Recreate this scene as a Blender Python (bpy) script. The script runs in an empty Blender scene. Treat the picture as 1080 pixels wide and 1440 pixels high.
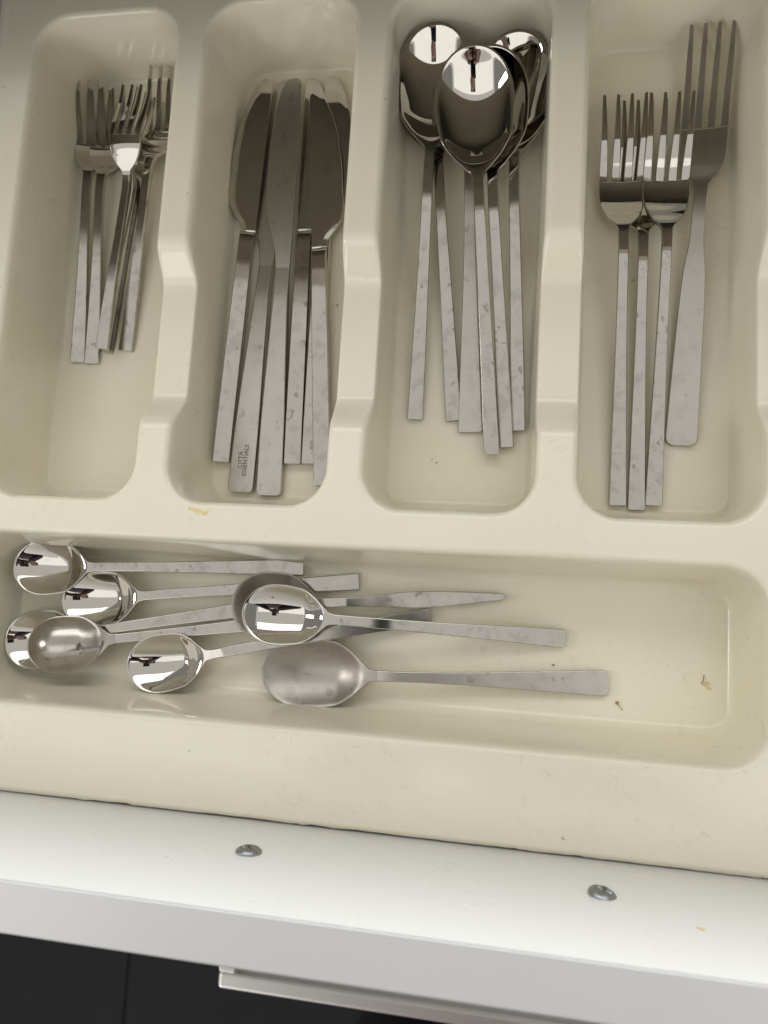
import bpy, bmesh, math, random
import numpy as np
from mathutils import Matrix, Vector
random.seed(4)
rng = np.random.default_rng(4)
SC = bpy.context.scene
COL = SC.collection
MM = 0.001

# ------------------------------------------------------------------ camera
FPX = 1060.0
H = 367.0                       # lens height above the tray floor (mm)
RM = Matrix(((0.9841243, -0.0394023, 0.1730515),
             (0.0601146, 0.9914133, -0.1161288),
             (-0.1669898, 0.1246881, 0.9780426)))
cam = bpy.data.cameras.new('camera')
cam_ob = bpy.data.objects.new('camera', cam)
COL.objects.link(cam_ob)
cam.sensor_fit = 'HORIZONTAL'
cam.sensor_width = 7.3
cam.lens = 7.3 * FPX / 1080.0
cam.clip_start = 0.01
cam.clip_end = 50
cam.dof.use_dof = True
cam.dof.focus_distance = 0.355
cam.dof.aperture_fstop = 3.2
m4 = RM.to_4x4()
m4.translation = Vector((0, 0, H * MM))
cam_ob.matrix_world = m4
SC.camera = cam_ob

def px(x, y, z):
    """photo pixel + height above the tray floor (mm) -> place in the drawer (mm)"""
    d = RM @ Vector((x - 540.0, 720.0 - y, -FPX))
    k = (H - z) / -d.z
    return Vector((d.x * k, d.y * k, z))

# ------------------------------------------------------------------ world, lamps, exposure
W = bpy.data.worlds.new('World')
SC.world = W
W.use_nodes = True
bg = W.node_tree.nodes['Background']
bg.inputs['Color'].default_value = (1.0, 0.97, 0.93, 1)
bg.inputs['Strength'].default_value = 0.26
SC.view_settings.view_transform = 'Standard'
SC.view_settings.look = 'None'
SC.view_settings.exposure = 0.25
SC.view_settings.gamma = 1.0
SC.render.engine = 'CYCLES'
SC.cycles.max_bounces = 10
SC.cycles.glossy_bounces = 6
SC.cycles.diffuse_bounces = 5
SC.cycles.sample_clamp_indirect = 6.0

def area(name, loc, target, sx, sy, power, col=(1, 1, 1)):
    l = bpy.data.lights.new(name, 'AREA')
    l.shape = 'RECTANGLE'
    l.size, l.size_y, l.energy, l.color = sx, sy, power, col
    o = bpy.data.objects.new(name, l)
    COL.objects.link(o)
    o.location = loc
    o.rotation_euler = (Vector(target) - Vector(loc)).to_track_quat('-Z', 'Y').to_euler()
    return o

def lum(L, sx, sy):
    return L * math.pi * sx * sy
# white ceiling lit by the room, the tall window to the left, the window over the worktop, the windows behind the photographer
area('ceiling_light', (0.0, 0.0, 1.62), (0, 0.0, 0), 3.6, 3.2, lum(0.37, 3.6, 3.2), (1.0, 0.985, 0.94))
area('back_fill_light', (0.0, 1.50, 1.58), (0, 1.50, 0), 3.2, 1.05, lum(1.65, 3.2, 1.05), (1.0, 0.99, 0.965))  # added fill panel, no skylight there; kept clear of what the handles mirror
area('front_fill_light', (0.0, -0.74, 1.58), (0, -0.74, 0), 3.2, 1.0, lum(0.64, 3.2, 1.0), (1.0, 0.99, 0.965))  # fill added overhead to brighten the tray, stands for no real skylight
area('window_left_light', (-2.2, -0.10, 1.10), (0, 0.05, 0.1), 0.3, 0.6, lum(16, .3, .6), (1.0, 0.99, 0.96))
area('window_over_worktop_light', (0.0, 1.25, 0.43), (0, -0.1, 0.12), 1.6, 0.36, lum(11.0, 1.6, .36), (0.94, 0.975, 1.0))
area('window_behind_light', (-1.25, -1.7, 1.05), (0, 0.1, 0.1), 0.9, 1.1, lum(2.8, .9, 1.1), (1.0, 0.98, 0.95))
area('door_behind_light', (1.05, -1.8, 1.0), (0, 0.1, 0.1), 0.9, 1.2, lum(2.8, .9, 1.2), (1.0, 0.98, 0.95))

# ------------------------------------------------------------------ materials
def mat(name):
    m = bpy.data.materials.new(name)
    m.use_nodes = True
    nt = m.node_tree
    return m, nt, nt.nodes['Principled BSDF']

def node(nt, t, **kw):
    n = nt.nodes.new(t)
    for k, v in kw.items():
        if k in n.inputs:
            n.inputs[k].default_value = v
        else:
            setattr(n, k, v)
    return n

def ramp(nt, fac, stops, interp='LINEAR'):
    r = nt.nodes.new('ShaderNodeValToRGB')
    r.color_ramp.interpolation = interp
    el = r.color_ramp.elements
    while len(el) < len(stops):
        el.new(0.5)
    for e, (p, c) in zip(el, stops):
        e.position = p
        e.color = (c, c, c, 1) if not isinstance(c, tuple) else (*c, 1)
    nt.links.new(fac, r.inputs['Fac'])
    return r.outputs['Color']

def steel(name, base, rough, spots=0.5, brush=0.0, bump=0.02, neck=None):
    m, nt, p = mat(name)
    L = nt.links.new
    tc = node(nt, 'ShaderNodeTexCoord')
    oi = node(nt, 'ShaderNodeObjectInfo')
    add = node(nt, 'ShaderNodeVectorMath', operation='MULTIPLY_ADD')
    L(oi.outputs['Random'], add.inputs[0])
    add.inputs[1].default_value = (3.1, 5.7, 1.9)
    L(tc.outputs['Object'], add.inputs[2])
    # blotchy dried water film
    n1 = node(nt, 'ShaderNodeTexNoise', Scale=120.0, Detail=6.0, Roughness=0.66, Distortion=0.25)
    L(add.outputs[0], n1.inputs['Vector'])
    film = ramp(nt, n1.outputs['Fac'], [(0.36, 0.0), (0.50, 0.16), (0.55, 0.14), (0.565, 0.42), (0.72, 0.60)])
    # drops with darker rims
    v = node(nt, 'ShaderNodeTexVoronoi', Scale=170.0, Randomness=1.0)
    mp = node(nt, 'ShaderNodeMapping')
    mp.inputs['Scale'].default_value = (0.55, 1, 1)
    L(add.outputs[0], mp.inputs['Vector'])
    nd = node(nt, 'ShaderNodeTexNoise', Scale=260.0, Detail=2.0)
    L(add.outputs[0], nd.inputs['Vector'])
    mixv = node(nt, 'ShaderNodeMix', data_type='VECTOR')
    mixv.inputs['Factor'].default_value = 0.006
    L(mp.outputs[0], mixv.inputs[4])
    L(nd.outputs['Color'], mixv.inputs[5])
    L(mixv.outputs[1], v.inputs['Vector'])
    drop = ramp(nt, v.outputs['Distance'], [(0.0, 0.9), (0.15, 0.75), (0.20, 1.0), (0.235, 0.0)])
    n3 = node(nt, 'ShaderNodeTexNoise', Scale=45.0, Detail=2.0)
    L(add.outputs[0], n3.inputs['Vector'])
    where = ramp(nt, n3.outputs['Fac'], [(0.50, 0.0), (0.56, 1.0)])
    mul = node(nt, 'ShaderNodeMath', operation='MULTIPLY')
    L(drop, mul.inputs[0]); L(where, mul.inputs[1])
    mx = node(nt, 'ShaderNodeMath', operation='MULTIPLY_ADD')
    L(mul.outputs[0], mx.inputs[0]); mx.inputs[1].default_value = 1.2
    L(film, mx.inputs[2])
    sp = node(nt, 'ShaderNodeMath', operation='MULTIPLY', use_clamp=True)
    L(mx.outputs[0], sp.inputs[0]); sp.inputs[1].default_value = spots
    mixc = node(nt, 'ShaderNodeMix', data_type='RGBA')
    mixc.inputs[6].default_value = (*base, 1)
    mixc.inputs[7].default_value = (base[0] * .60, base[1] * .59, base[2] * .58, 1)
    L(sp.outputs[0], mixc.inputs['Factor'])
    L(mixc.outputs[2], p.inputs['Base Color'])
    p.inputs['Metallic'].default_value = 1.0
    ra = node(nt, 'ShaderNodeMath', operation='MULTIPLY_ADD', use_clamp=True)
    L(sp.outputs[0], ra.inputs[0])
    ra.inputs[1].default_value = 0.10 * min(1, spots * 1.5)
    ra.inputs[2].default_value = rough
    if neck is not None:
        sx = node(nt, 'ShaderNodeSeparateXYZ')
        L(tc.outputs['Generated'], sx.inputs[0])
        mr = node(nt, 'ShaderNodeMapRange', interpolation_type='SMOOTHSTEP')
        mr.inputs['From Min'].default_value = 0.78; mr.inputs['From Max'].default_value = 0.99
        L(sx.outputs[0], mr.inputs['Value'])
        rm = node(nt, 'ShaderNodeMix', data_type='FLOAT')
        L(mr.outputs[0], rm.inputs['Factor']); L(ra.outputs[0], rm.inputs[2]); rm.inputs[3].default_value = neck
        ra = rm
    if brush:
        mb = node(nt, 'ShaderNodeMapping')
        mb.inputs['Scale'].default_value = (30, 1600, 900)
        L(add.outputs[0], mb.inputs['Vector'])
        nb = node(nt, 'ShaderNodeTexNoise', Scale=1.0, Detail=3.0)
        L(mb.outputs[0], nb.inputs['Vector'])
        rb = node(nt, 'ShaderNodeMath', operation='MULTIPLY_ADD')
        L(nb.outputs['Fac'], rb.inputs[0]); rb.inputs[1].default_value = brush
        L(ra.outputs[0], rb.inputs[2])
        L(rb.outputs[0], p.inputs['Roughness'])
        hb = nb.outputs['Fac']
    else:
        L(ra.outputs[0], p.inputs['Roughness'])
        nb = node(nt, 'ShaderNodeTexNoise', Scale=60.0, Detail=2.0)
        L(add.outputs[0], nb.inputs['Vector'])
        hb = nb.outputs['Fac']
    if bump:
        bp = node(nt, 'ShaderNodeBump', Strength=bump, Distance=0.0006)
        L(hb, bp.inputs['Height'])
        L(bp.outputs[0], p.inputs['Normal'])
    return m

ST = (0.555, 0.532, 0.49)
M_BOWL = steel('polished_steel', ST, 0.03, spots=0.16, bump=0.02)
M_BLADE = steel('polished_blade_steel', ST, 0.05, spots=0.22, bump=0.015)
M_HANDLE = steel('handled_steel', ST, 0.12, spots=0.85, bump=0.03, neck=0.03)
M_SATIN = steel('satin_steel', (0.56, 0.535, 0.49), 0.27, spots=0.5, brush=0.10, bump=0.06)
M_SATIN_BOWL = steel('worn_satin_steel', (0.43, 0.40, 0.365), 0.36, spots=0.6, brush=0.09, bump=0.05)
M_DULL = steel('dull_scratched_steel', (0.44, 0.415, 0.375), 0.13, spots=0.8, brush=0.12, bump=0.06)

def plastic():
    m, nt, p = mat('cream_plastic')
    L = nt.links.new
    tc = node(nt, 'ShaderNodeTexCoord')
    n1 = node(nt, 'ShaderNodeTexNoise', Scale=22.0, Detail=4.0, Roughness=0.6)
    L(tc.outputs['Object'], n1.inputs['Vector'])
    dull = ramp(nt, n1.outputs['Fac'], [(0.35, 0.0), (0.75, 1.0)])
    mc = node(nt, 'ShaderNodeMix', data_type='RGBA')
    mc.inputs[6].default_value = (0.80, 0.765, 0.625, 1)
    mc.inputs[7].default_value = (0.775, 0.735, 0.592, 1)
    L(dull, mc.inputs['Factor'])
    # grime specks and faint scuffs lying on the plastic
    v = node(nt, 'ShaderNodeTexVoronoi', Scale=75.0)
    nd = node(nt, 'ShaderNodeTexNoise', Scale=600.0, Detail=2.0)
    L(tc.outputs['Object'], nd.inputs['Vector'])
    mv = node(nt, 'ShaderNodeMix', data_type='VECTOR')
    mv.inputs['Factor'].default_value = 0.004
    L(tc.outputs['Object'], mv.inputs[4]); L(nd.outputs['Color'], mv.inputs[5])
    L(mv.outputs[1], v.inputs['Vector'])
    sepc = node(nt, 'ShaderNodeSeparateColor')
    L(v.outputs['Color'], sepc.inputs[0])
    thr = node(nt, 'ShaderNodeMath', operation='MULTIPLY_ADD')
    L(sepc.outputs[0], thr.inputs[0]); thr.inputs[1].default_value = 0.16; thr.inputs[2].default_value = -0.085
    df = node(nt, 'ShaderNodeMath', operation='SUBTRACT')
    L(thr.outputs[0], df.inputs[0]); L(v.outputs['Distance'], df.inputs[1])
    spk = ramp(nt, df.outputs[0], [(0.0, 0.0), (0.03, 0.75)])
    ns = node(nt, 'ShaderNodeTexNoise', Scale=150.0, Detail=5.0, Roughness=0.7, Distortion=1.5)
    L(tc.outputs['Object'], ns.inputs['Vector'])
    nw = node(nt, 'ShaderNodeTexNoise', Scale=17.0, Detail=2.0)
    L(tc.outputs['Object'], nw.inputs['Vector'])
    wh = ramp(nt, nw.outputs['Fac'], [(0.47, 0.0), (0.62, 1.0)])
    sc = ramp(nt, ns.outputs['Fac'], [(0.57, 0.0), (0.74, 0.27)])
    sm = node(nt, 'ShaderNodeMath', operation='MULTIPLY')
    L(sc, sm.inputs[0]); L(wh, sm.inputs[1])
    dirt = node(nt, 'ShaderNodeMath', operation='MAXIMUM')
    L(sm.outputs[0], dirt.inputs[0]); L(spk, dirt.inputs[1])
    md = node(nt, 'ShaderNodeMix', data_type='RGBA')
    L(dirt.outputs[0], md.inputs['Factor'])
    L(mc.outputs[2], md.inputs[6])
    md.inputs[7].default_value = (0.30, 0.27, 0.20, 1)
    L(md.outputs[2], p.inputs['Base Color'])
    r = node(nt, 'ShaderNodeMath', operation='MULTIPLY_ADD')
    L(dull, r.inputs[0]); r.inputs[1].default_value = 0.10; r.inputs[2].default_value = 0.09
    L(r.outputs[0], p.inputs['Roughness'])
    p.inputs['IOR'].default_value = 1.5
    nbm = node(nt, 'ShaderNodeTexNoise', Scale=38.0, Detail=3.0)
    L(tc.outputs['Object'], nbm.inputs['Vector'])
    bp = node(nt, 'ShaderNodeBump', Strength=0.10, Distance=0.0012)
    L(nbm.outputs['Fac'], bp.inputs['Height'])
    L(bp.outputs[0], p.inputs['Normal'])
    return m
M_TRAY = plastic()

def simple(name, c, rough, metal=0.0, var=0.0, scale=40.0, bump=0.0, spec=0.5):
    m, nt, p = mat(name)
    L = nt.links.new
    p.inputs['Metallic'].default_value = metal
    p.inputs['Roughness'].default_value = rough
    p.inputs['Specular IOR Level'].default_value = spec
    tc = node(nt, 'ShaderNodeTexCoord')
    n1 = node(nt, 'ShaderNodeTexNoise', Scale=scale, Detail=5.0, Roughness=0.6)
    L(tc.outputs['Object'], n1.inputs['Vector'])
    mc = node(nt, 'ShaderNodeMix', data_type='RGBA')
    mc.inputs[6].default_value = (*[x * (1 + var) for x in c], 1)
    mc.inputs[7].default_value = (*[x * (1 - var) for x in c], 1)
    L(n1.outputs['Fac'], mc.inputs['Factor'])
    L(mc.outputs[2], p.inputs['Base Color'])
    if bump:
        bp = node(nt, 'ShaderNodeBump', Strength=bump, Distance=0.0008)
        L(n1.outputs['Fac'], bp.inputs['Height'])
        L(bp.outputs[0], p.inputs['Normal'])
    return m
def laminate():
    m, nt, p = mat('white_laminate')
    L = nt.links.new
    tc = node(nt, 'ShaderNodeTexCoord')
    n1 = node(nt, 'ShaderNodeTexNoise', Scale=180.0, Detail=6.0, Roughness=0.75, Distortion=0.3)
    L(tc.outputs['Object'], n1.inputs['Vector'])
    n2 = node(nt, 'ShaderNodeTexNoise', Scale=14.0, Detail=2.0)
    L(tc.outputs['Object'], n2.inputs['Vector'])
    a = ramp(nt, n1.outputs['Fac'], [(0.60, 0.0), (0.85, 0.14)])
    b = ramp(nt, n2.outputs['Fac'], [(0.50, 0.05), (0.64, 1.0)])
    mu = node(nt, 'ShaderNodeMath', operation='MULTIPLY')
    L(a, mu.inputs[0]); L(b, mu.inputs[1])
    mc = node(nt, 'ShaderNodeMix', data_type='RGBA')
    mc.inputs[6].default_value = (0.80, 0.797, 0.79, 1)
    mc.inputs[7].default_value = (0.45, 0.43, 0.40, 1)
    L(mu.outputs[0], mc.inputs['Factor'])
    L(mc.outputs[2], p.inputs['Base Color'])
    n3 = node(nt, 'ShaderNodeTexNoise', Scale=30.0, Detail=3.0)
    L(tc.outputs['Object'], n3.inputs['Vector'])
    r = ramp(nt, n3.outputs['Fac'], [(0.3, 0.24), (0.7, 0.40)])
    L(r, p.inputs['Roughness'])
    return m
M_WHITE = laminate()
M_EDGE_SHADED = simple('shaded_edge_banding', (0.62, 0.615, 0.61), 0.35, var=0.02, scale=40, bump=0.03)  # greyer than the laminate: shade on the top face put into the colour
M_ZINC = simple('zinc_screw', (0.33, 0.35, 0.35), 0.42, metal=1.0, var=0.3, scale=300, bump=0.3)
M_PULL = simple('brushed_pull', (0.76, 0.745, 0.715), 0.45, metal=1.0, var=0.06, scale=60)
M_TILE = simple('charcoal_tile', (0.013, 0.0125, 0.014), 0.6, var=0.25, scale=18, bump=0.15, spec=0.12)
M_GROUT = simple('grout', (0.019, 0.0185, 0.020), 0.85, var=0.2, spec=0.1)
M_WORKTOP = simple('worktop_underside', (0.56, 0.52, 0.46), 0.7, var=0.15, scale=60)
M_CAB = simple('cabinet_board', (0.30, 0.29, 0.27), 0.6, var=0.05)
M_BOX = simple('drawer_side_metal', (0.55, 0.55, 0.55), 0.4, var=0.03)
M_INK = simple('dark_etching', (0.035, 0.03, 0.03), 0.6)
M_CRUMB = simple('crumb_brown', (0.34, 0.22, 0.10), 0.8, var=0.4, scale=900)
M_SPECK = simple('black_speck', (0.02, 0.02, 0.018), 0.7)
M_STAIN = simple('yellow_food_stain', (0.74, 0.60, 0.30), 0.4, var=0.15, scale=500)
M_STAIN_PALE = simple('pale_food_stain', (0.66, 0.55, 0.30), 0.4, var=0.1, scale=500)
M_PHONE = simple('phone_black', (0.012, 0.013, 0.018), 0.15)
M_SKIN = simple('skin', (0.20, 0.12, 0.10), 0.5, var=0.08)
M_SWEATER = simple('purple_brown_wool', (0.055, 0.035, 0.045), 0.9, var=0.3, scale=200)
M_TROUSER = simple('black_denim', (0.015, 0.015, 0.018), 0.85, var=0.3, scale=200)
M_HAIR = simple('dark_hair', (0.02, 0.014, 0.01), 0.5, var=0.3, scale=150)
M_SHOE = simple('black_leather', (0.012, 0.011, 0.012), 0.3, var=0.2)

# ------------------------------------------------------------------ object helpers
def empty(name, label=None, cat=None, group=None, kind=None, loc=(0, 0, 0)):
    o = bpy.data.objects.new(name, None)
    o.empty_display_size = 0.01
    COL.objects.link(o)
    o.location = loc
    tag(o, label, cat, group, kind)
    return o

def tag(o, label=None, cat=None, group=None, kind=None):
    if label: o['label'] = label
    if cat: o['category'] = cat
    if group: o['group'] = group
    if kind: o['kind'] = kind
    return o

def obj(name, me, m, parent=None, smooth=True):
    o = bpy.data.objects.new(name, me)
    COL.objects.link(o)
    if m and not me.materials:
        me.materials.append(m)
    if smooth:
        me.polygons.foreach_set('use_smooth', [True] * len(me.polygons))
    if parent:
        o.parent = parent
    return o

def mesh_np(name, V, F):
    """V (n,3) in mm, F list/array of quads or tris"""
    me = bpy.data.meshes.new(name)
    me.from_pydata((np.asarray(V, float) * MM).tolist(), [], [list(map(int, f)) for f in F])
    me.update()
    return me

def box_bm(bm, x0, x1, y0, y1, z0, z1, bev=0.0, seg=2):
    r = bmesh.ops.create_cube(bm, size=1.0)
    vs = r['verts']
    for v in vs:
        v.co = Vector(((x0 + x1) / 2 + v.co.x * (x1 - x0), (y0 + y1) / 2 + v.co.y * (y1 - y0), (z0 + z1) / 2 + v.co.z * (z1 - z0))) * MM
    if bev:
        es = set(e for v in vs for e in v.link_edges)
        bmesh.ops.bevel(bm, geom=list(es), offset=bev * MM, segments=seg, profile=0.5, affect='EDGES')

def box(name, dims, m, parent=None, bev=0.0, seg=2):
    bm = bmesh.new()
    box_bm(bm, *dims, bev=bev, seg=seg)
    me = bpy.data.meshes.new(name)
    bm.to_mesh(me); bm.free()
    o = obj(name, me, m, parent, smooth=False)
    return o

# ------------------------------------------------------------------ floor, worktop, cabinet, drawer
FLOOR_Z = -800.0
fl = box('floor', (-2600, 2600, -2600, 700, FLOOR_Z - 30, FLOOR_Z - 3), M_GROUT)
tag(fl, 'dark charcoal tiled kitchen floor', None, None, 'structure')
bm = bmesh.new(); box_bm(bm, -298, 298, -298, 298, -9, 0, bev=1.5, seg=1)
tile_me = bpy.data.meshes.new('floor_tile'); bm.to_mesh(tile_me); bm.free()
for i in range(-4, 4):
    for j in range(-3, 2):
        t = obj('floor_tile', tile_me, M_TILE, fl, smooth=False)
        t.location = Vector((-565 + 300 + i * 600, -640 + j * 600, FLOOR_Z)) * MM

wt = box('worktop', (-1400, 1300, 222, 860, 148, 186), M_WORKTOP, bev=3)
tag(wt, 'worktop edge over the back of the open drawer', None, None, 'structure')
cb = box('cabinet', (-345, 268, 840, 858, -780, 147), M_CAB)
tag(cb, 'kitchen cabinet carcass the drawer slides into', None, None, 'structure')
box('side_panel', (-363, -345, 240, 858, -780, 147), M_CAB, cb)
box('side_panel', (268, 286, 240, 858, -780, 147), M_CAB, cb)

YF = -96.8
drawer = empty('kitchen_drawer', 'open white kitchen drawer with two screws inside its front panel', 'drawer')
box('front_panel', (-362, 285, YF - 16, YF, -42, 134.2), M_WHITE, drawer)
box('shaded_edge_band', (-362, 285, YF - 16.05, YF + .05, 134.25, 135.2), M_EDGE_SHADED, drawer, bev=0.7, seg=3)  # thin top strip whose darker grey stands in for shade
box('bottom_panel', (-335, 258, YF + .4, 330, -19, -3), M_CAB, drawer)
box('side_panel', (-339, -326, YF + .4, 330, -20, 62), M_BOX, drawer, bev=1)
box('side_panel', (249, 262, YF + .4, 330, -20, 62), M_BOX, drawer, bev=1)
box('back_panel', (-325.5, 248.5, 318, 330, -2.5, 62), M_BOX, drawer, bev=1)

def screw(p, rot):
    """domed screw head with a cross recess, axis along +Y"""
    V, F = [], []
    n, prof = 40, [(4.9, 0.0), (5.0, 0.35), (4.85, 0.8), (4.3, 1.35), (3.5, 1.8), (2.5, 2.15), (1.5, 2.33), (0.6, 2.4)]
    for r, h in prof:
        for k in range(n):
            a = 2 * math.pi * k / n
            hh = h
            c, s = abs(math.cos(a + rot)) * r, abs(math.sin(a + rot)) * r
            if min(c, s) < 0.55 and r < 3.1:
                hh = h - 1.3
            V.append((r * math.cos(a), hh, r * math.sin(a)))
    for i in range(len(prof) - 1):
        for k in range(n):
            F.append((i * n + k, i * n + (k + 1) % n, (i + 1) * n + (k + 1) % n, (i + 1) * n + k))
    V.append((0, 1.1, 0))
    for k in range(n):
        F.append(((len(prof) - 1) * n + k, (len(prof) - 1) * n + (k + 1) % n, len(V) - 1))
    me = mesh_np('screw', V, F)
    o = obj('screw', me, M_ZINC, drawer)
    o.location = p * MM
    return o
for q, r in (((350, 1195.5), 0.5), ((847, 1255.5), 1.1)):
    a = px(q[0], q[1], 0)
    k = (YF + 0.8) / a.y
    z = H - (H - 0) * k
    p = px(q[0], q[1], z)
    s = screw(Vector((p.x, YF, z)), r)
    if q[0] > 500:
        s.rotation_euler = (math.radians(7), 0, math.radians(-9))
    if q[0] < 500: SX0, SZ = p.x, z
    else: SX1 = p.x
# bow pull on the outside, on the same two screws
pull = bmesh.new()
yo = YF - 16
x0, x1, zc = SX0 - 6.5, SX1 + 6.5, SZ - 1
box_bm(pull, x0, x0 + 7, yo - 25, yo, zc - 6, zc + 6, bev=1.0)
box_bm(pull, x1 - 7, x1, yo - 25, yo, zc - 6, zc + 6, bev=1.0)
box_bm(pull, x0, x1, yo - 30.8, yo - 24.7, zc - 6, zc + 6, bev=1.6, seg=3)
pm = bpy.data.meshes.new('handle'); pull.to_mesh(pm); pull.free()
obj('handle', pm, M_PULL, drawer, smooth=False)

# ------------------------------------------------------------------ tray (height field with drafted, filleted walls)
RIM = 45.0
AL = math.radians(80.0); TA = math.tan(AL)
def wall_profile(r1=3.2, rf=7.5):
    i, z = [], []
    for t in np.linspace(0, AL, 14):
        i.append(r1 * math.sin(t)); z.append(RIM - r1 + r1 * math.cos(t))
    zb = rf * (1 - math.cos(AL))
    ie = i[-1] + (z[-1] - zb) / TA
    n0 = len(i)
    for t in np.linspace(AL, 0, 14):
        i.append(ie + rf * math.sin(AL) - rf * math.sin(t)); z.append(rf - rf * math.cos(t))
    return np.array(i), np.array(z), i[n0 - 1], ie
PI_, PZ_, IA, IB = wall_profile()
IMID = 0.5 * (IA + IB)
XC = [-260.6, -168.6, -76.1, 16.0, 108.2, 200.0]      # divider centres at the rim
HB = 5.6
COMPS = [(XC[k] + HB, XC[k + 1] - HB, 36.7, 292.0, 21.0) for k in range(5)]
COMPS[0] = (-257.5, XC[1] - HB, 36.7, 292.0, 21.0)
ENDS = [(7.2, 14.0, 8.0)] * 5 + [(7.2, 13.5, 13.0)]
COMPS.append((-264.0, 103.3, -59.6, 24.6, 20.0))
TX0, TX1, TY0, TY1 = -278.0, 214.0, -95.9, 312.0

EREF = PI_[-1]
def inset(x, y, c, ends):
    """distance inside the rim outline, stretched where a wall is steeper than the reference wall"""
    x0, x1, y0, y1, r = c
    sx_, sf, sb = ends                               # horizontal run of the side walls, front wall, back wall
    cx, cy = x - (x0 + x1) / 2, y - (y0 + y1) / 2
    qx = np.abs(cx) - (x1 - x0) / 2 + r
    qy = np.abs(cy) - (y1 - y0) / 2 + r
    d = np.minimum(np.maximum(qx, qy), 0) + np.hypot(np.maximum(qx, 0), np.maximum(qy, 0)) - r
    hx, hy = np.maximum(qx, 0), np.maximum(qy, 0)
    nrm = hx * hx + hy * hy
    wx_ = np.where(nrm > 1e-9, hx * hx / np.maximum(nrm, 1e-9), (qx > qy).astype(float))
    e = sx_ * wx_ + np.where(cy < 0, sf, sb) * (1 - wx_)
    i = -d
    return np.where(i < IA, i, IA + (i - IA) * (EREF - IA) / (e - IA))

def smooth(t):
    t = np.clip(t, 0, 1)
    return t * t * (3 - 2 * t)

def ramp01(t, b=0.24):
    """straight ramp with small rounded shoulders"""
    f = lambda u: np.where(u < -b, 0, np.where(u > b, u, (u + b) ** 2 / (4 * b)))
    return np.clip((f(t) - f(t - 1)), 0, 1)

def tray_z(x, y):
    ins = np.full(x.shape, -99.0)
    for c, e in zip(COMPS, ENDS):
        ins = np.maximum(ins, inset(x, y, c, e))
    s = ramp01((y - 76.5) / 14.0) * (1 - ramp01((y - 149.5) / 14.5))
    near = np.zeros(x.shape)
    for xc in XC[1:5]:
        near = np.maximum(near, smooth((22 - np.abs(x - xc)) / 6.0))
    dl = 13.0 * s * near
    zt = np.interp(ins - dl / TA, PI_, PZ_) - dl
    zb = np.interp(ins, PI_, PZ_)
    z = np.where(ins < IMID + 1.5, zt, zb)
    # the front apron sags a touch and rises to its moulded edge
    ap = smooth((-64 - y) / 28.0)
    return z - 0.0 * ap

def grid_lines(a, b, walls, fine=0.55, mid=1.4, coarse=4.0):
    L = [a]
    while L[-1] < b:
        p = L[-1]
        st = coarse
        for lo, hi in walls:
            if lo - 0.5 <= p <= hi + 0.5: st = min(st, fine)
            elif lo - 10 <= p <= hi + 10: st = min(st, mid)
        L.append(p + st)
    L[-1] = b
    return np.array(L)
wx, wy = [], []
for c in COMPS:
    wx += [(c[0] - 1, c[0] + 9), (c[1] - 9, c[1] + 1)]
    wy += [(c[2] - 1, c[2] + 15), (c[3] - 15, c[3] + 1)]
gx = grid_lines(TX0, TX1, wx, fine=0.36, mid=1.0)
gy = grid_lines(TY0, TY1, wy + [], mid=1.2, coarse=2.2)
GX, GY = np.meshgrid(gx, gy)
GZ = tray_z(GX, GY)
# trimmed front edge is slightly ragged
rag = np.convolve(rng.normal(0, 1, len(gx) + 8), np.ones(9) / 9, 'valid') * 0.45
GY2 = GY.copy(); GY2[0] += rag
nyy, nxx = GX.shape
V = np.stack([GX, GY2, GZ], -1).reshape(-1, 3)
idx = np.arange(nyy * nxx).reshape(nyy, nxx)
F = np.stack([idx[:-1, :-1], idx[:-1, 1:], idx[1:, 1:], idx[1:, :-1]], -1).reshape(-1, 4)
bound = np.concatenate([idx[0, :], idx[1:, -1], idx[-1, -2::-1], idx[-2:0:-1, 0]])
low1 = V[bound].copy(); low1[:, 2] -= 2.2
nb = len(bound); base = len(V)
V = np.concatenate([V, low1])
bi = np.arange(nb)
F = np.concatenate([F, np.stack([bound, base + bi, base + (bi + 1) % nb, bound[(bi + 1) % nb]], -1)])
me = bpy.data.meshes.new('cutlery_tray')
me.vertices.add(len(V)); me.vertices.foreach_set('co', (V * MM).ravel().astype(np.float32))
me.loops.add(F.size); me.loops.foreach_set('vertex_index', F.ravel().astype(np.int32))
me.polygons.add(len(F)); me.polygons.foreach_set('loop_start', np.arange(0, F.size, 4, dtype=np.int32))
me.update(calc_edges=True); me.validate()
tray = obj('cutlery_tray', me, M_TRAY)
sh = np.array([True] * len(F)); sh[-nb:] = False
me.polygons.foreach_set('use_smooth', sh)
tag(tray, 'cream plastic cutlery tray with four long compartments and one wide front compartment', 'tray')

# ------------------------------------------------------------------ cutlery
def spl(pts):
    """monotone-ish cubic through (x, y) control points"""
    P = np.array(pts, float)
    x, y = P[:, 0], P[:, 1]
    h = np.diff(x); d = np.diff(y) / h
    m = np.zeros(len(x))
    m[0], m[-1] = d[0], d[-1]
    for i in range(1, len(x) - 1):
        if d[i - 1] * d[i] > 0:
            w1, w2 = 2 * h[i] + h[i - 1], h[i] + 2 * h[i - 1]
            m[i] = (w1 + w2) / (w1 / d[i - 1] + w2 / d[i])
    def f(t):
        t = np.clip(t, x[0], x[-1])
        k = np.clip(np.searchsorted(x, t, side='right') - 1, 0, len(x) - 2)
        s = (t - x[k]) / h[k]
        return ((1 + 2 * s) * (1 - s) ** 2 * y[k] + s * (1 - s) ** 2 * h[k] * m[k] + s * s * (3 - 2 * s) * y[k + 1] + s * s * (s - 1) * h[k] * m[k + 1])
    return f

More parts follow.
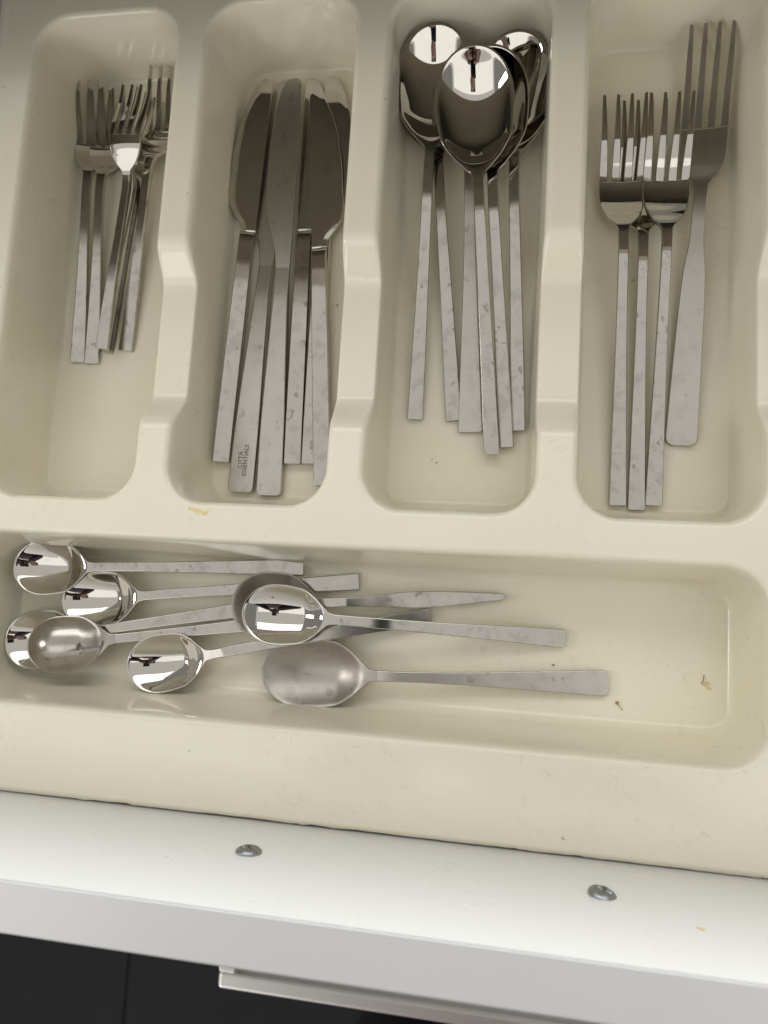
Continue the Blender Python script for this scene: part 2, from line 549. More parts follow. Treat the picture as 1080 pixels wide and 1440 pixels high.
def loop_uv(nt=9, na=4):
    """closed cross-section: list of (kind, u, angle). kind 0 top flat, 1 right arc, 2 bottom, 3 left arc"""
    L = []
    us = np.concatenate([[-1, -0.97], np.linspace(-0.9, 0.9, nt - 4), [0.97, 1]])
    for u in us: L.append((0, u, 0))
    for a in np.linspace(0, math.pi, 2 * na)[1:-1]: L.append((1, 1, a))
    for u in us[::-1]: L.append((2, u, 0))
    for a in np.linspace(0, math.pi, 2 * na)[1:-1]: L.append((3, -1, a))
    return L

def loft(name, xs, wfun, ztop, thick, bev, yc=None, nt=9, cap0=True, cap1=True):
    """xs stations; wfun(x) half width; ztop(x, y)->z array; thick(x); rounded long edges"""
    LU = loop_uv(nt)
    V, F = [], []
    n = len(LU)
    for x in xs:
        w = max(float(wfun(x)), 0.02)
        t = float(thick(x))
        b = min(bev, w * 0.6, t * 0.45)
        c = float(yc(x)) if yc else 0.0
        wi = w - b
        for kind, u, a in LU:
            if kind == 0:
                y = u * wi; V.append((x, c + y, ztop(x, y)))
            elif kind == 2:
                y = u * wi; V.append((x, c + y, ztop(x, y) - t))
            else:
                s = 1 if kind == 1 else -1
                zt = ztop(x, s * wi)
                if kind == 1: aa = a
                else: aa = math.pi - a
                # rounded side: quarter arc, straight side, quarter arc
                if aa <= math.pi / 2:
                    dz = -b + b * math.cos(aa)
                else:
                    dz = -(t - b) + b * math.cos(aa)
                V.append((x, c + s * (wi + b * math.sin(aa)), zt + dz))
    m = len(xs)
    for i in range(m - 1):
        for k in range(n):
            k2 = (k + 1) % n
            F.append((i * n + k, (i + 1) * n + k, (i + 1) * n + k2, i * n + k2))
    def cap(i, flip):
        f = [i * n + k for k in range(n)]
        F.append(f if flip else f[::-1])
    if cap0: cap(0, True)
    if cap1: cap(m - 1, False)
    me = mesh_np(name, V, F)
    me.polygons.foreach_set('use_smooth', [len(p.vertices) == 4 for p in me.polygons])
    return me

def end_round(w, x0, r, sgn=1):
    """half width that rounds off to x0 with corner radius r (sgn=+1: end at low x)"""
    def f(x):
        d = (x - x0) * sgn
        ww = w(x)
        if d >= r: return ww
        d = max(d, 0)
        return ww - r + math.sqrt(max(r * r - (r - d) ** 2, 0))
    return f

def stations(a, b, n, ends=0.0):
    x = np.linspace(a, b, n)
    if ends:
        ex = np.array([0.02, 0.12, 0.3, 0.55, 0.85]) * ends
        x = np.sort(np.concatenate([x, a + ex]))
    return x

def handle_mesh(zc, w, t, L0, xn, rc=0.6, n=70, bev=0.48):
    zt = lambda x, y: float(zc(x)) + float(t(x)) / 2
    return loft('handle', stations(L0, xn, n, rc), end_round(w, L0, rc), zt, t, bev, cap0=True, cap1=False)

def spoon_parts(L, bl, bw, depth, wn, we, zc_pts, th=2.3, rc=0.6, mid=None, tipz=None, skew=0.10):
    """returns handle mesh and bowl mesh, handle end at x=0, tip at x=L, resting height z=0"""
    zc = spl(zc_pts)
    xb = L - bl                                   # where the bowl ellipse begins
    xn = xb                           # seam at the neck
    wpts = [(0, we / 2)] + ([mid] if mid else []) + [(xn - 12, wn / 2), (xn, wn / 2), (L, wn / 2)]
    wh = spl(wpts)
    tt = spl([(0, th * .85), (xn * .5, th), (xn, th * 1.05), (xb + bl * .25, 1.25), (L, 1.1)])
    lb = L - xn
    tw = 1 - .40 + skew * .3
    prof = spl([(0, wn / bw), (.06, wn / bw * 1.15), (.13, .36), (.24, .68), (.38, .92), (tw, 1.0), (tw + .12, 1.0)])
    def w(x):
        t = np.clip((x - xn) / lb, 0, 1)
        if t > tw: return bw / 2 * math.sqrt(max(1 - ((t - tw) / (1 - tw)) ** 2, 0))
        return bw / 2 * float(prof(t))
    def dish(x, y):
        t = np.clip((x - xn) / lb, 0, 1)
        ww = max(w(x), 0.05)
        q = ww / (bw / 2)
        q0 = wn / bw
        b = max(q * q - q0 * q0, 0) / (1 - q0 * q0) * max(1 - (y / ww) ** 2, 0)
        g = (b - .085) / .915                      # a narrow flat lip runs round the rim
        return -depth * (1 + .42 * (tw - t)) * (g + math.sqrt(g * g + .003)) / 2
    zt = lambda x, y: float(zc(x)) + float(tt(x)) / 2 + dish(x, y)
    hm = handle_mesh(zc, wh, tt, 0.0, xn, rc)
    s = np.linspace(0, 1, 56)
    xs = np.concatenate([np.linspace(xn, xn + lb * .2, 22)[:-1], xn + lb * (.2 + .8 * np.sin(s * math.pi / 2))])
    bm_ = loft('bowl', xs, lambda x: max(w(x), 0.05), zt, tt, 0.42, nt=33, cap0=False, cap1=True)
    return hm, bm_

def fork_parts(L, hw, tine, slot, wn, we, zc_pts, th=2.4, rc=0.6, n_t=4, tipw=0.9, neck=0.66, sh=0.755, mid=None):
    zc = spl(zc_pts)
    xr = L - tine
    xn, xs_ = L * neck, L * sh
    wh = spl([(0, we / 2)] + ([mid] if mid else []) + [(xn - 16, wn / 2), (xn, wn / 2), (L, wn / 2)])
    wfull = spl([(xn, wn / 2), (xn + (xs_ - xn) * .25, wn / 2 * 1.12), (xn + (xs_ - xn) * .55, hw / 2 * .70), (xs_ - (xs_ - xn) * .14, hw / 2 * .93), (xs_ + (xr - xs_) * .35, hw / 2), (xr, hw / 2), (L, hw / 2 * 1.01)])
    tt = spl([(0, th * .85), (xn * .6, th), (xn, th * 1.1), (xs_, 1.9), (xr, 1.7), (L, 1.1)])
    dishd = spl([(xn, 0.0), (xs_, .9), (xr, .8), (L, .2)])
    def zt(x, y): 
        return float(zc(x)) + float(tt(x)) / 2 - float(dishd(x)) * (1 - (y / (hw / 2)) ** 2)
    out = [('handle', handle_mesh(zc, wh, tt, 0.0, xn, rc), M_HANDLE)]
    out.append(('head', loft('head', np.linspace(xn, xr, 46), wfull, zt, tt, 0.4, nt=17, cap0=False, cap1=True), M_BLADE))
    full = hw
    rootw = (full - slot * (n_t - 1)) / n_t
    for k in range(n_t):
        c0 = -full / 2 + rootw / 2 + k * (rootw + slot)
        out_edge = 1 if k in (0, n_t - 1) else 0
        sgn = -1 if k < n_t / 2 else 1
        def wt(x, r=rootw):
            s = (x - xr) / tine
            ww = (r / 2) + (tipw / 2 - r / 2) * (.75 * s + .25 * s * s)
            if s > .985: ww *= math.sqrt(max(1 - ((s - .985) / .0155) ** 2, 0.02))
            return ww
        if out_edge:
            yc = lambda x, c=c0, g=sgn: c + g * (rootw / 2 - wt(x)) * .72
        else:
            yc = lambda x, c=c0, g=sgn: c + g * (rootw / 2 - wt(x)) * .2
        xs = np.concatenate([np.linspace(xr - .02, L - tine * .02, 30), L - tine * np.array([.013, .008, .004, 0])])
        zk = lambda x, y, f=yc: zt(x, f(x) + y)
        out.append(('tine', loft('tine', xs, wt, zk, tt, 0.35, yc=yc, nt=7, cap0=False, cap1=True), M_BLADE))
    return out

def knife_polished(L=200.0):
    """thick square handle, waisted bolster, straight spine at -y, belly at +y"""
    xb = 118.0
    zc0 = 2.6
    zt_h = spl([(0, 5.0), (20, 5.6), (xb - 12, 5.8), (xb - 6, 5.7), (xb - 2.5, 5.0), (xb, 3.6)])
    wh = spl([(0, 4.2), (60, 4.0), (xb - 10, 3.75), (xb, 3.8)])
    t = lambda x: 2 * (float(zt_h(x)) - zc0) + .2
    hz = lambda x, y: float(zt_h(x))
    hm = loft('handle', stations(0, xb - 12, 50, .6), end_round(wh, 0, .6), hz, t, .45, cap0=True, cap1=False)
    bz = lambda x, y: float(zt_h(x))
    bl = loft('bolster', np.linspace(xb - 12, xb, 22), wh, bz, t, .45, cap0=False, cap1=True)
    # blade
    up = spl([(xb - .5, 3.8), (xb + 3, 4.1), (xb + 9, 8.2), (xb + 15, 11.6), (xb + 21, 12.4), (xb + 38, 12.2), (xb + 56, 10.6), (xb + 69, 7.6), (L - 5.5, 4.6), (L - 1.6, 2.4), (L - .4, .8), (L, -.6)])
    lo = spl([(xb - .5, -3.8), (xb + 10, -3.9), (L - 14, -4.0), (L - 4, -3.9), (L - 1, -3.2), (L, -2.0)])
    xs = np.concatenate([np.linspace(xb - .5, L - 8, 60), np.linspace(L - 8, L, 22)[1:]])
    wf = lambda x: max((float(up(x)) - float(lo(x))) / 2, .1)
    yc = lambda x: (float(up(x)) + float(lo(x))) / 2
    tb = spl([(xb - .5, 2.2), (xb + 20, 1.7), (L, 1.1)])
    def bzt(x, y):
        w = wf(x); d = (w - y)                     # distance from the belly edge
        th = float(tb(x))
        return zc0 + th / 2 - max(0, 1 - d / 3.0) * th * .32
    bm_ = loft('blade', xs, wf, bzt, tb, .22, yc=yc, nt=15)
    return [('handle', hm, M_HANDLE), ('bolster', bl, M_BLADE), ('blade', bm_, M_BLADE)]

def knife_satin(L=228.0):
    xb = 122.0
    wh = spl([(0, 6.9), (30, 6.6), (80, 4.9), (xb - 8, 3.9), (xb, 3.9)])
    zt_h = spl([(0, 4.2), (60, 4.9), (xb - 20, 4.6), (xb, 3.3)])
    zc0 = 2.3
    t = lambda x: 2 * (float(zt_h(x)) - zc0) + .2
    hm = loft('handle', stations(0, xb, 60, 2.4), end_round(wh, 0, 2.4), lambda x, y: float(zt_h(x)), t, .7, cap1=False)
    up = spl([(xb, 3.9), (xb + 8, 4.6), (xb + 22, 8.2), (xb + 38, 11.2), (xb + 62, 11.4), (L - 22, 9.6), (L - 9, 7.6), (L - 3, 5.2), (L - .8, 3.0), (L, 1.0)])
    lo = spl([(xb, -3.9), (xb + 12, -4.1), (L - 20, -5.0), (L - 4, -4.6), (L - 1.5, -4.0), (L, -2.2)])
    tb = spl([(xb, 2.2), (xb + 30, 1.8), (L, 1.2)])
    wf = lambda x: max((float(up(x)) - float(lo(x))) / 2, .1)
    yc = lambda x: (float(up(x)) + float(lo(x))) / 2
    zf = spl([(xb, 3.3), (xb + 22, zc0 + .95), (L, zc0 + .6)])
    xs = np.concatenate([np.linspace(xb, L - 8, 50), np.linspace(L - 8, L, 22)[1:]])
    bm_ = loft('blade', xs, wf, lambda x, y: float(zf(x)), tb, .3, yc=yc, nt=13, cap0=False)
    return [('handle', hm, M_SATIN), ('blade', bm_, M_SATIN)]

# --- kinds
KIND = {}
def kind_spoon(key, name, L, mh, mb, **kw):
    hm, bm_ = spoon_parts(L, **kw)
    KIND[key] = (name, L, [('handle', hm, mh), ('bowl', bm_, mb)], kw['zc_pts'][0][1], kw['zc_pts'][-1][1])
kind_spoon('tea', 'teaspoon', 143, M_HANDLE, M_BOWL, bl=42, bw=27, depth=6.2, wn=4.6, we=8.0,
           zc_pts=[(0, 1.2), (30, 4.0), (62, 7.8), (82, 9.4), (93, 9.1), (104, 7.7), (116, 6.8), (143, 6.6)])
kind_spoon('round', 'dessert_spoon', 134, M_HANDLE, M_SATIN_BOWL, bl=47, bw=33, depth=7.0, wn=4.6, we=3.2, rc=1.5,
           mid=(42, 4.1), th=2.6,
           zc_pts=[(0, 1.6), (30, 4.2), (60, 7.4), (80, 9.4), (88, 9.2), (96, 7.8), (112, 7.2), (134, 7.0)])
kind_spoon('serve', 'dessert_spoon', 170, M_SATIN, M_SATIN_BOWL, bl=60, bw=35, depth=7.4, wn=5.2, we=12.4, rc=2.6, skew=.16,
           zc_pts=[(0, 1.2), (40, 4.0), (85, 8.6), (106, 10.4), (116, 9.8), (128, 8.2), (150, 7.6), (170, 7.2)])
kind_spoon('table', 'tablespoon', 207, M_HANDLE, M_BOWL, bl=69, bw=40.5, depth=9.2, wn=5.4, we=8.2, th=3.3,
           zc_pts=[(0, 1.4), (40, 2.8), (95, 8.2), (124, 11.6), (135, 11.2), (148, 9.2), (170, 10.2), (207, 15.0)])
kind_spoon('table_wide', 'tablespoon', 200, M_SATIN, M_SATIN_BOWL, bl=68, bw=40.5, depth=8.6, wn=5.6, we=12.6, rc=1.2, th=2.4,
           zc_pts=[(0, 1.4), (45, 4.2), (100, 9.0), (128, 12.0), (139, 11.6), (152, 9.8), (180, 9.2), (200, 9.0)])
KIND['tea_dull'] = ('teaspoon', 143, [('handle', KIND['tea'][2][0][1], M_HANDLE), ('bowl', KIND['tea'][2][1][1].copy(), M_DULL)], KIND['tea'][3], KIND['tea'][4])
def kind_fork(key, L, satin=False, **kw):
    parts = fork_parts(L, **kw)
    if satin: parts = [(n, m, M_SATIN) for n, m, _ in parts]
    KIND[key] = (kw_name[key], L, parts, kw['zc_pts'][0][1], kw['zc_pts'][-1][1])
kw_name = {'fork': 'dinner_fork', 'fork_satin': 'dinner_fork', 'cake': 'dessert_fork'}
kind_fork('fork', 206, hw=22.5, tine=41, slot=1.9, wn=4.8, we=8.2, th=3.3, neck=.630, sh=.752, tipw=1.6,
          zc_pts=[(0, 1.4), (50, 4.4), (105, 9.2), (126, 11.2), (134, 10.8), (146, 7.0), (156, 3.6), (163, 2.6), (168, 3.4), (176, 6.4), (186, 9.8), (196, 11.6), (206, 12.4)])
kind_fork('fork_satin', 205, satin=True, hw=21.5, tine=48, slot=2.3, wn=6.2, we=14.6, th=2.8, neck=.575, sh=.69, tipw=2.1, rc=4.0, mid=(80, 5.2),
          zc_pts=[(0, 1.4), (50, 3.6), (98, 7.4), (116, 8.8), (124, 8.3), (137, 5.4), (149, 3.2), (158, 2.4), (168, 3.2), (180, 5.4), (192, 8.4), (205, 11.4)])
kind_fork('cake', 152, hw=19.0, tine=32, slot=1.8, wn=4.4, we=7.6, th=3.0, neck=.635, sh=.755, tipw=1.6,
          zc_pts=[(0, 1.3), (36, 3.6), (74, 7.2), (94, 8.8), (100, 8.4), (109, 5.2), (116, 2.9), (121, 2.2), (126, 2.9), (133, 5.2), (142, 7.6), (152, 8.8)])
KIND['knife'] = ('table_knife', 200.0, knife_polished(), 2.6, 2.6)
KIND['knife_satin'] = ('dinner_knife', 228.0, knife_satin(), 2.3, 2.3)

def place(key, tip, end, zt, ze, label, cat, group, roll=0.0, mirror=False, part_mats=None):
    """tip / end: photo pixels; zt / ze: heights (mm) of those two points above the tray floor"""
    name, L, parts, z0, z1 = KIND[key]
    A, B = px(end[0], end[1], ze), px(tip[0], tip[1], zt)
    lx = Vector((L, 0, z1 - z0))
    s = (B - A).length / lx.length
    ey = Vector((0, 1, 0)); ex = lx.normalized(); ez = ex.cross(ey)
    Fl = Matrix((ex, ey, ez)).transposed()
    wx_ = (B - A).normalized()
    wy_ = Vector((0, 0, 1)).cross(wx_).normalized()
    wz_ = wx_.cross(wy_)
    Fw = Matrix((wx_, wy_, wz_)).transposed()
    R = Fw @ Matrix.Rotation(math.radians(roll), 3, 'X') @ Fl.transposed()
    root = empty(name, label, cat, group)
    sc = Matrix.Diagonal((s, -s if mirror else s, s))
    M = (R @ sc).to_4x4()
    M.translation = (A - (R @ sc) @ Vector((0, 0, z0))) * MM
    root.matrix_world = M
    print('PLACE', key, 'scale %.3f' % s)
    for i, (pn, me_, mt) in enumerate(parts):
        o = bpy.data.objects.new(pn, me_)
        COL.objects.link(o)
        if not me_.materials: me_.materials.append(mt)
        o.parent = root
    return root

G1 = 'dessert forks in the left compartment'
place('cake', (152, 119), (129.5, 512), 9, 1.4, 'dessert fork tucked under the leftmost fork head, its handle reaching furthest forward', 'fork', G1, roll=12)
place('cake', (133.5, 113.5), (109.5, 510), 10, 1.4, 'leftmost small dessert fork lying face up in the left compartment', 'fork', G1, roll=15)
place('cake', (212, 133), (151, 497), 11, 2.0, 'dessert fork turned on its side, its tines seen edge on, mostly under the overturned fork', 'fork', G1, roll=62)
place('cake', (233.5, 92), (177, 494), 12, 1.4, 'rightmost dessert fork, its tines reaching highest and partly behind the divider', 'fork', G1)
place('cake', (193, 119), (143.5, 491), 20, 10.0, 'overturned dessert fork lying face down on top of the other small forks', 'fork', G1, roll=180)

G2 = 'knives in the second compartment'
place('knife_satin', (404, 113), (338.7, 692.5), 3.0, 2.4, 'satin knife with wide handle stamped with dark lettering near its end', 'knife', G2, roll=-2)
K2 = SC.objects[-1].parent if False else [o for o in SC.objects if o.name.startswith('dinner_knife')][-1]
place('knife', (374, 111), (311.5, 650), 8.0, 2.6, 'leftmost polished knife with narrow handle and belly of its blade to the left', 'knife', G2, roll=9)
place('knife', (441, 110), (412.5, 653), 4.0, 2.6, 'polished knife right of the two wide handles, mostly covered by neighbouring blades', 'knife', G2, mirror=True)
place('knife', (469, 107), (437, 653), 4.5, 2.6, 'polished knife nearly hidden under the rightmost knife, its tip showing above it', 'knife', G2, mirror=True)
place('knife', (446, 130), (454.5, 683), 9.5, 3.6, 'rightmost polished knife, its handle end cut off by the divider', 'knife', G2, mirror=True)
place('knife_satin', (414, 111), (378.5, 697), 12.5, 2.6, 'satin knife with plain unmarked wide handle lying over the lettered knife', 'knife', G2)

# lettering etched on the satin knife, part of the handle it lies on
def lettering(txt, size):
    cu = bpy.data.curves.new('lettering', 'FONT')
    cu.body = txt
    cu.size = size * MM
    cu.align_x, cu.align_y = 'CENTER', 'CENTER'
    cu.extrude = 0.02 * MM
    cu.space_line = 0.85
    cu.offset = 0.015 * MM
    o = bpy.data.objects.new('lettering', cu)
    COL.objects.link(o)
    bpy.context.view_layer.update()
    me = bpy.data.meshes.new_from_object(o.evaluated_get(bpy.context.evaluated_depsgraph_get()))
    bpy.data.objects.remove(o)
    me.name = 'lettering'
    return me
lt = obj('lettering', lettering('CITT\u00c0\nESSENTIALS', 3.2), M_INK, K2, smooth=False)
zk_ = spl([(0, 4.2), (60, 4.9), (102, 4.6), (122, 3.3)])
za_, zb_ = float(zk_(9.0)), float(zk_(24.0))
lt.location = Vector((16.5, -0.2, max((za_ + zb_) / 2, float(zk_(16.5))) + .04)) * MM
lt.rotation_euler = (0, -math.atan2(zb_ - za_, 15.0), 0)

G3 = 'tablespoons in the third compartment'
place('table', (606, 52), (638, 592), 16, 1.6, 'tablespoon whose bowl is hidden under the left rear spoon, second handle from left', 'spoon', G3)
place('table', (615, 31), (583.5, 590), 28, 2.2, 'left rear tablespoon with dark shining bowl and the leftmost handle', 'spoon', G3, roll=3)
place('table_wide', (661, 76), (661.5, 608), 15, 1.8, 'tablespoon with wide satin handle, its bowl hidden under the front spoon', 'spoon', G3)
place('table', (722, 42), (727.5, 606), 23, 2.4, 'right rear tablespoon with dark bowl leaning on the divider wall', 'spoon', G3, roll=-9)
place('table', (684, 63), (711.5, 629), 33, 3.0, 'tablespoon directly behind the front spoon, only its right rim showing', 'spoon', G3, roll=-8)
place('table', (663, 62), (691.5, 639), 41, 6.0, 'frontmost tablespoon on top of the pile, its oval bowl in full view', 'spoon', G3)

G4 = 'dinner forks in the right compartment'
place('fork_satin', (1003, 31), (957, 627), 16.5, 1.6, 'satin dinner fork with wide rounded handle lying apart at the right', 'fork', G4, roll=-9)
place('fork', (907.5, 140), (894.5, 717.5), 10, 1.6, 'middle polished dinner fork, its head hidden under its two neighbours', 'fork', G4)
place('fork', (879.5, 132), (868, 711), 16, 2.2, 'leftmost polished dinner fork in the right compartment', 'fork', G4)
place('fork', (946, 129), (918.8, 711), 20.5, 2.8, 'polished dinner fork resting against the satin fork with wide handle', 'fork', G4)

G5 = 'teaspoons in the front compartment'
place('tea', (19, 798), (427, 798), 17, 1.6, 'rearmost teaspoon along the back wall of the front compartment', 'spoon', G5)
place('tea', (6.5, 906), (425, 846), 9, 1.6, 'leftmost teaspoon, its bowl half covered by an overturned spoon', 'spoon', G5)
place('tea', (88, 846), (505, 818), 13, 1.6, 'teaspoon whose bowl overlaps the rearmost spoon, short handle end showing past it', 'spoon', G5)
place('tea', (179, 941), (606, 866), 12, 2.4, 'teaspoon with bowl nearest the front wall, its handle running under other spoons', 'spoon', G5)
place('tea_dull', (38.5, 911), (458, 868), 21, 5.5, 'overturned teaspoon with dull rounded back lying in the leftmost bowl', 'spoon', G5, roll=180)
place('round', (325, 853), (709.5, 839), 17, 2.0, 'spoon with tapered round tipped handle, its bowl under a teaspoon', 'spoon', G5)
place('serve', (368, 943), (855, 961), 9, 1.6, 'large dull dessert spoon with wide flat handle, nearest the front', 'spoon', G5)
place('tea', (340.5, 860), (793.5, 898), 25, 2.0, 'teaspoon lying inside the larger bowl with water spots on its handle', 'spoon', G5)

# ------------------------------------------------------------------ food bits on the plastic
def lump(name, p, r, m, flat=.5, n=1, parent=None, seed=0):
    bm = bmesh.new()
    bmesh.ops.create_icosphere(bm, subdivisions=2, radius=1)
    rr = random.Random(seed)
    ph = [rr.uniform(0, 6) for _ in range(6)]
    for v in bm.verts:
        c = v.co
        k = 1 + .25 * math.sin(3 * c.x + ph[0]) + .22 * math.sin(4 * c.y + ph[1]) + .12 * math.sin(7 * (c.x + c.y) + ph[2])
        v.co = Vector((c.x * k * r[0], c.y * k * r[1], c.z * flat * k)) * MM
    me = bpy.data.meshes.new(name); bm.to_mesh(me); bm.free()
    o = obj(name, me, m, parent)
    o.location = p * MM
    o.rotation_euler = (0, 0, ph[3])
    return o

def stalk(name, pts, r, m, parent=None):
    V, F = [], []
    for (x, y, z) in pts:
        for k in range(6):
            a = k * math.pi / 3
            V.append((x + r * math.cos(a), y + r * math.sin(a) * .6, z + r * math.sin(a)))
    for i in range(len(pts) - 1):
        for k in range(6):
            F.append((i * 6 + k, i * 6 + (k + 1) % 6, (i + 1) * 6 + (k + 1) % 6, (i + 1) * 6 + k))
    F.append(list(range(6))); F.append(list(range(len(V) - 6, len(V))))
    return obj(name, mesh_np(name, V, F), m, parent)

c = empty('crumb', 'brown crumb with a thin stalk near the end of the dull dessert spoon handle', 'crumb', 'crumbs and specks in the tray')
lump('grain', px(868, 988.5, .5), (.9, .7), M_CRUMB, .5, parent=c, seed=3)
q = [px(869, 990, .4), px(872, 994, .6), px(875.5, 999, .3)]
stalk('stalk', [tuple(v) for v in q], .15, M_CRUMB, c)
c = empty('crumb', 'thin brown thread beside a yellow smear at the right of the front compartment', 'crumb', 'crumbs and specks in the tray')
q = [px(990, 949, .4), px(989.5, 955, .6), px(986.5, 962, .3)]
stalk('stalk', [tuple(v) for v in q], .20, M_CRUMB, c)
tag(lump('crumb', px(668, 1092.5, 44.6), (.6, .4), M_SPECK, .4, seed=5), 'tiny black speck on the front ledge of the cream tray', 'crumb', 'crumbs and specks in the tray')
tag(lump('crumb', px(778, 935, .5), (.3, .5), M_SPECK, .4, seed=8), 'tiny dark speck just above the dull dessert spoon handle', 'crumb', 'crumbs and specks in the tray')
tag(lump('crumb', px(614, 650.5, .5), (.35, .35), M_SPECK, .4, seed=9), 'tiny dark speck on the floor of the tablespoon compartment', 'crumb', 'crumbs and specks in the tray')
def smear(name, spots, m, parent, z, seed):
    rr = random.Random(seed)
    V, F = [], []
    for (x, y, r) in spots:
        p = px(x, y, z); n = 14; b = len(V)
        V.append((p.x, p.y, p.z + .05))
        for k in range(n):
            a = 2 * math.pi * k / n; q = r * rr.uniform(.55, 1.15)
            V.append((p.x + q * 1.3 * math.cos(a), p.y + q * .8 * math.sin(a), p.z + .012))
        for k in range(n):
            F.append((b, b + 1 + k, b + 1 + (k + 1) % n))
    return obj(name, mesh_np(name, V, F), m, parent)
smear('stain', [(268, 715.5, 1.2), (275, 718, 1.5), (283, 719, 1.0), (288, 722, 1.3), (292, 718.5, .6), (279, 723, .6)], M_STAIN, tray, 45.02, 2)
smear('stain', [(993, 962, 1.5), (997, 968, 1.2)], M_STAIN_PALE, tray, .03, 5)
def smear_front(spots, seed):
    rr = random.Random(seed); V, F = [], []
    for (x, y, r) in spots:
        d = px(x, y, 0); k = (YF + .03) / d.y; p = Vector((d.x * k, YF, H - H * k)); n = 12; b = len(V)
        V.append((p.x, p.y + .06, p.z))
        for q in range(n):
            a = 2 * math.pi * q / n; rr_ = r * rr.uniform(.6, 1.2)
            V.append((p.x + rr_ * math.cos(a), p.y + .02, p.z + rr_ * math.sin(a) * 1.2))
        for q in range(n): F.append((b, b + 1 + q, b + 1 + (q + 1) % n))
    return obj('stain', mesh_np('stain', V, F), M_STAIN, drawer)
smear_front([(985, 1306, 1.3), (989, 1307.5, .9)], 4)

# ------------------------------------------------------------------ the photographer (seen mirrored in the spoon bowls)
ph = empty('phone', 'black phone held above the drawer, mirrored in the spoon bowls', 'phone')
bm = bmesh.new(); box_bm(bm, -37, 37, -75, 75, -4, 4, bev=3.4, seg=3)
pm_ = bpy.data.meshes.new('phone_body'); bm.to_mesh(pm_); bm.free()
pb = obj('phone_body', pm_, M_PHONE, ph, smooth=False)
bm = bmesh.new(); box_bm(bm, -34.5, 34.5, -72, 72, 4.0, 4.3)
pm_ = bpy.data.meshes.new('screen'); bm.to_mesh(pm_); bm.free()
obj('screen', pm_, M_PHONE, ph, smooth=False)
def camloc(x, y, z):
    return RM @ Vector((x, y, z)) + Vector((0, 0, H))
pmx = RM.to_4x4(); pmx.translation = camloc(-20, -58, 7.5) * MM
ph.matrix_world = pmx

def skin(name, nodes, edges, m, parent, root, sub=2):
    keys = list(nodes); ix = {k: i for i, k in enumerate(keys)}
    me = bpy.data.meshes.new(name)
    me.from_pydata([tuple(Vector(nodes[k][0]) * MM) for k in keys], [(ix[a], ix[b]) for a, b in edges], [])
    o = obj(name, me, m, parent, smooth=False)
    sk = o.modifiers.new('Skin', 'SKIN'); sk.use_smooth_shade = True
    if not me.skin_vertices: 
        me.attributes.new('x', 'FLOAT', 'POINT')
    for k in keys:
        v = me.skin_vertices[0].data[ix[k]]
        r = nodes[k][1]
        v.radius = (r[0] * MM, r[1] * MM) if isinstance(r, tuple) else (r * MM, r * MM)
        v.use_root = (k == root)
    su = o.modifiers.new('Subdivision', 'SUBSURF'); su.levels = sub; su.render_levels = sub
    return o

man = empty('person', 'person in dark jumper holding a phone, mirrored small in the spoon bowls', 'person')
PXC, BY = 15.0, -375.0
N = {'pelvis': ((PXC, BY - 60, 110), (165, 110)), 'waist': ((PXC, BY - 40, 260), (140, 95)), 'chest': ((PXC, BY + 40, 430), (165, 110)),
     'neck0': ((PXC, BY + 130, 575), 62), 'neck': ((PXC, BY + 165, 640), 52), 'head0': ((PXC + 5, BY + 225, 690), (68, 78)), 'head1': ((PXC + 8, BY + 235, 765), (76, 92)), 'head2': ((PXC + 8, BY + 215, 830), (60, 70)),
     'nose': ((PXC + 8, BY + 335, 715), 14)}
E_ = [('pelvis', 'waist'), ('waist', 'chest'), ('chest', 'neck0'), ('neck0', 'neck'), ('neck', 'head0'), ('head0', 'head1'), ('head1', 'head2'), ('head0', 'nose')]
SLV = {k: (N[k][0], tuple(a + 10 for a in N[k][1])) for k in ('pelvis', 'waist', 'chest')}
SLV['collar'] = ((PXC, BY + 100, 540), 78)
SE = [('pelvis', 'waist'), ('waist', 'chest'), ('chest', 'collar')]
TR = {'hip': ((PXC, BY - 60, 95), (172, 118)), 'crotch': ((PXC, BY - 62, 20), (165, 112))}
TE = [('hip', 'crotch')]
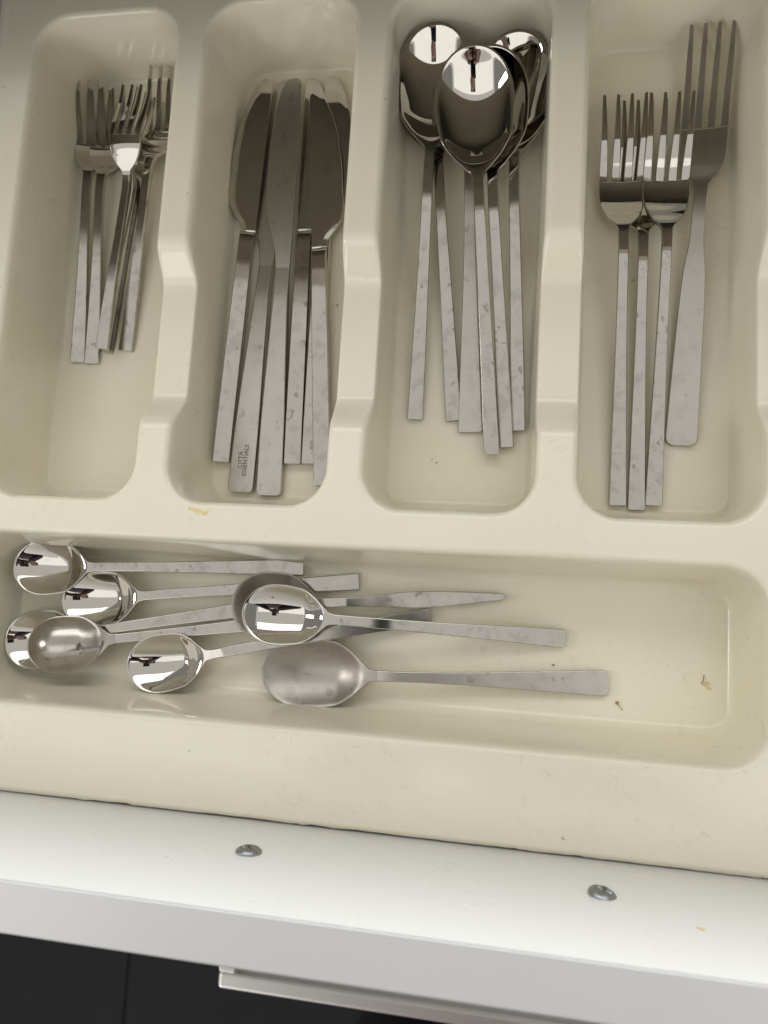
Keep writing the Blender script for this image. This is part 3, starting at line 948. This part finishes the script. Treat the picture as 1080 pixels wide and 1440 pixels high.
for s_, hx, hy in ((-1, -66, -92), (1, 25, -104)):
    t = 'l' if s_ < 0 else 'r'
    hand = camloc(hx, hy, 2)
    sh_ = Vector((PXC + s_ * 165, BY + 75, 520))
    el = Vector((PXC + s_ * 265, (sh_.y + hand.y) / 2 - 70, 330))
    wr = hand + (el - hand).normalized() * 62
    N['sh' + t] = (tuple(sh_), 58); N['el' + t] = (tuple(el), 40); N['wr' + t] = (tuple(wr), (27, 21)); N['palm' + t] = (tuple(hand + (wr - hand) * .25), (34, 17))
    E_ += [('chest', 'sh' + t), ('sh' + t, 'el' + t), ('el' + t, 'wr' + t), ('wr' + t, 'palm' + t)]
    SLV['sh' + t] = (tuple(sh_), 68); SLV['el' + t] = (tuple(el), 52); SLV['cuff' + t] = (tuple(wr + (hand - wr) * .55), 37)
    SE += [('chest', 'sh' + t), ('sh' + t, 'el' + t), ('el' + t, 'cuff' + t)]
    # four fingers under the phone, thumb along its face
    inw = -s_
    for f in range(4):
        ln = (30, 34, 32, 25)[f]
        b0 = camloc(hx + inw * 2, hy + 34 - f * 19, -4); b1 = camloc(hx + inw * (6 + ln * .35), hy + 36 - f * 19, -9); b2 = camloc(hx + inw * (6 + ln), hy + 34 - f * 18, -8)
        for q, (bb, rr_) in enumerate(((b0, 9), (b1, 8.4), (b2, 7))): N['f%s%d%d' % (t, f, q)] = (tuple(bb), rr_)
        E_ += [('palm' + t, 'f%s%d0' % (t, f)), ('f%s%d0' % (t, f), 'f%s%d1' % (t, f)), ('f%s%d1' % (t, f), 'f%s%d2' % (t, f))]
    for q, (bb, rr_) in enumerate(((camloc(hx + inw * 1, hy + 4, 16), 11), (camloc(hx + inw * 16, hy + 18, 20), 9.5), (camloc(hx + inw * 32, hy + 26, 19), 8))): N['t%s%d' % (t, q)] = (tuple(bb), rr_)
    E_ += [('palm' + t, 't%s0' % t), ('t%s0' % t, 't%s1' % t), ('t%s1' % t, 't%s2' % t)]
    hp = (PXC + s_ * 88, BY - 62, 20); kn = (PXC + s_ * 95, BY - 50, -330); an = (PXC + s_ * 98, BY - 95, -715)
    N['hp' + t] = (hp, 84); N['kn' + t] = (kn, 54); N['an' + t] = (an, 38)
    E_ += [('pelvis', 'hp' + t), ('hp' + t, 'kn' + t), ('kn' + t, 'an' + t)]
    TR['hp' + t] = ((hp[0], hp[1], -40), 96); TR['kn' + t] = (kn, 68); TR['an' + t] = ((an[0], an[1], -735), 56)
    TE += [('crotch', 'hp' + t), ('hp' + t, 'kn' + t), ('kn' + t, 'an' + t)]
skin('body', N, E_, M_SKIN, man, 'pelvis')
skin('jumper', SLV, SE, M_SWEATER, man, 'pelvis')
skin('trousers', TR, TE, M_TROUSER, man, 'hip')
HR = {'a': ((PXC + 8, BY + 190, 700), (78, 60)), 'b': ((PXC + 8, BY + 200, 790), (88, 88)), 'c': ((PXC + 8, BY + 215, 850), (66, 74))}
skin('hair', HR, [('a', 'b'), ('b', 'c')], M_HAIR, man, 'b')
for s_ in (-1, 1):
    x_ = PXC + s_ * 105
    S_ = {'heel': ((x_, BY - 135, -762), (36, 36)), 'mid': ((x_ + s_ * 4, BY - 40, -765), (40, 33)), 'ball': ((x_ + s_ * 8, BY + 35, -774), (46, 25)), 'toe': ((x_ + s_ * 6, BY + 68, -778), (34, 20))}
    skin('shoe', S_, [('heel', 'mid'), ('mid', 'ball'), ('ball', 'toe')], M_SHOE, man, 'mid')
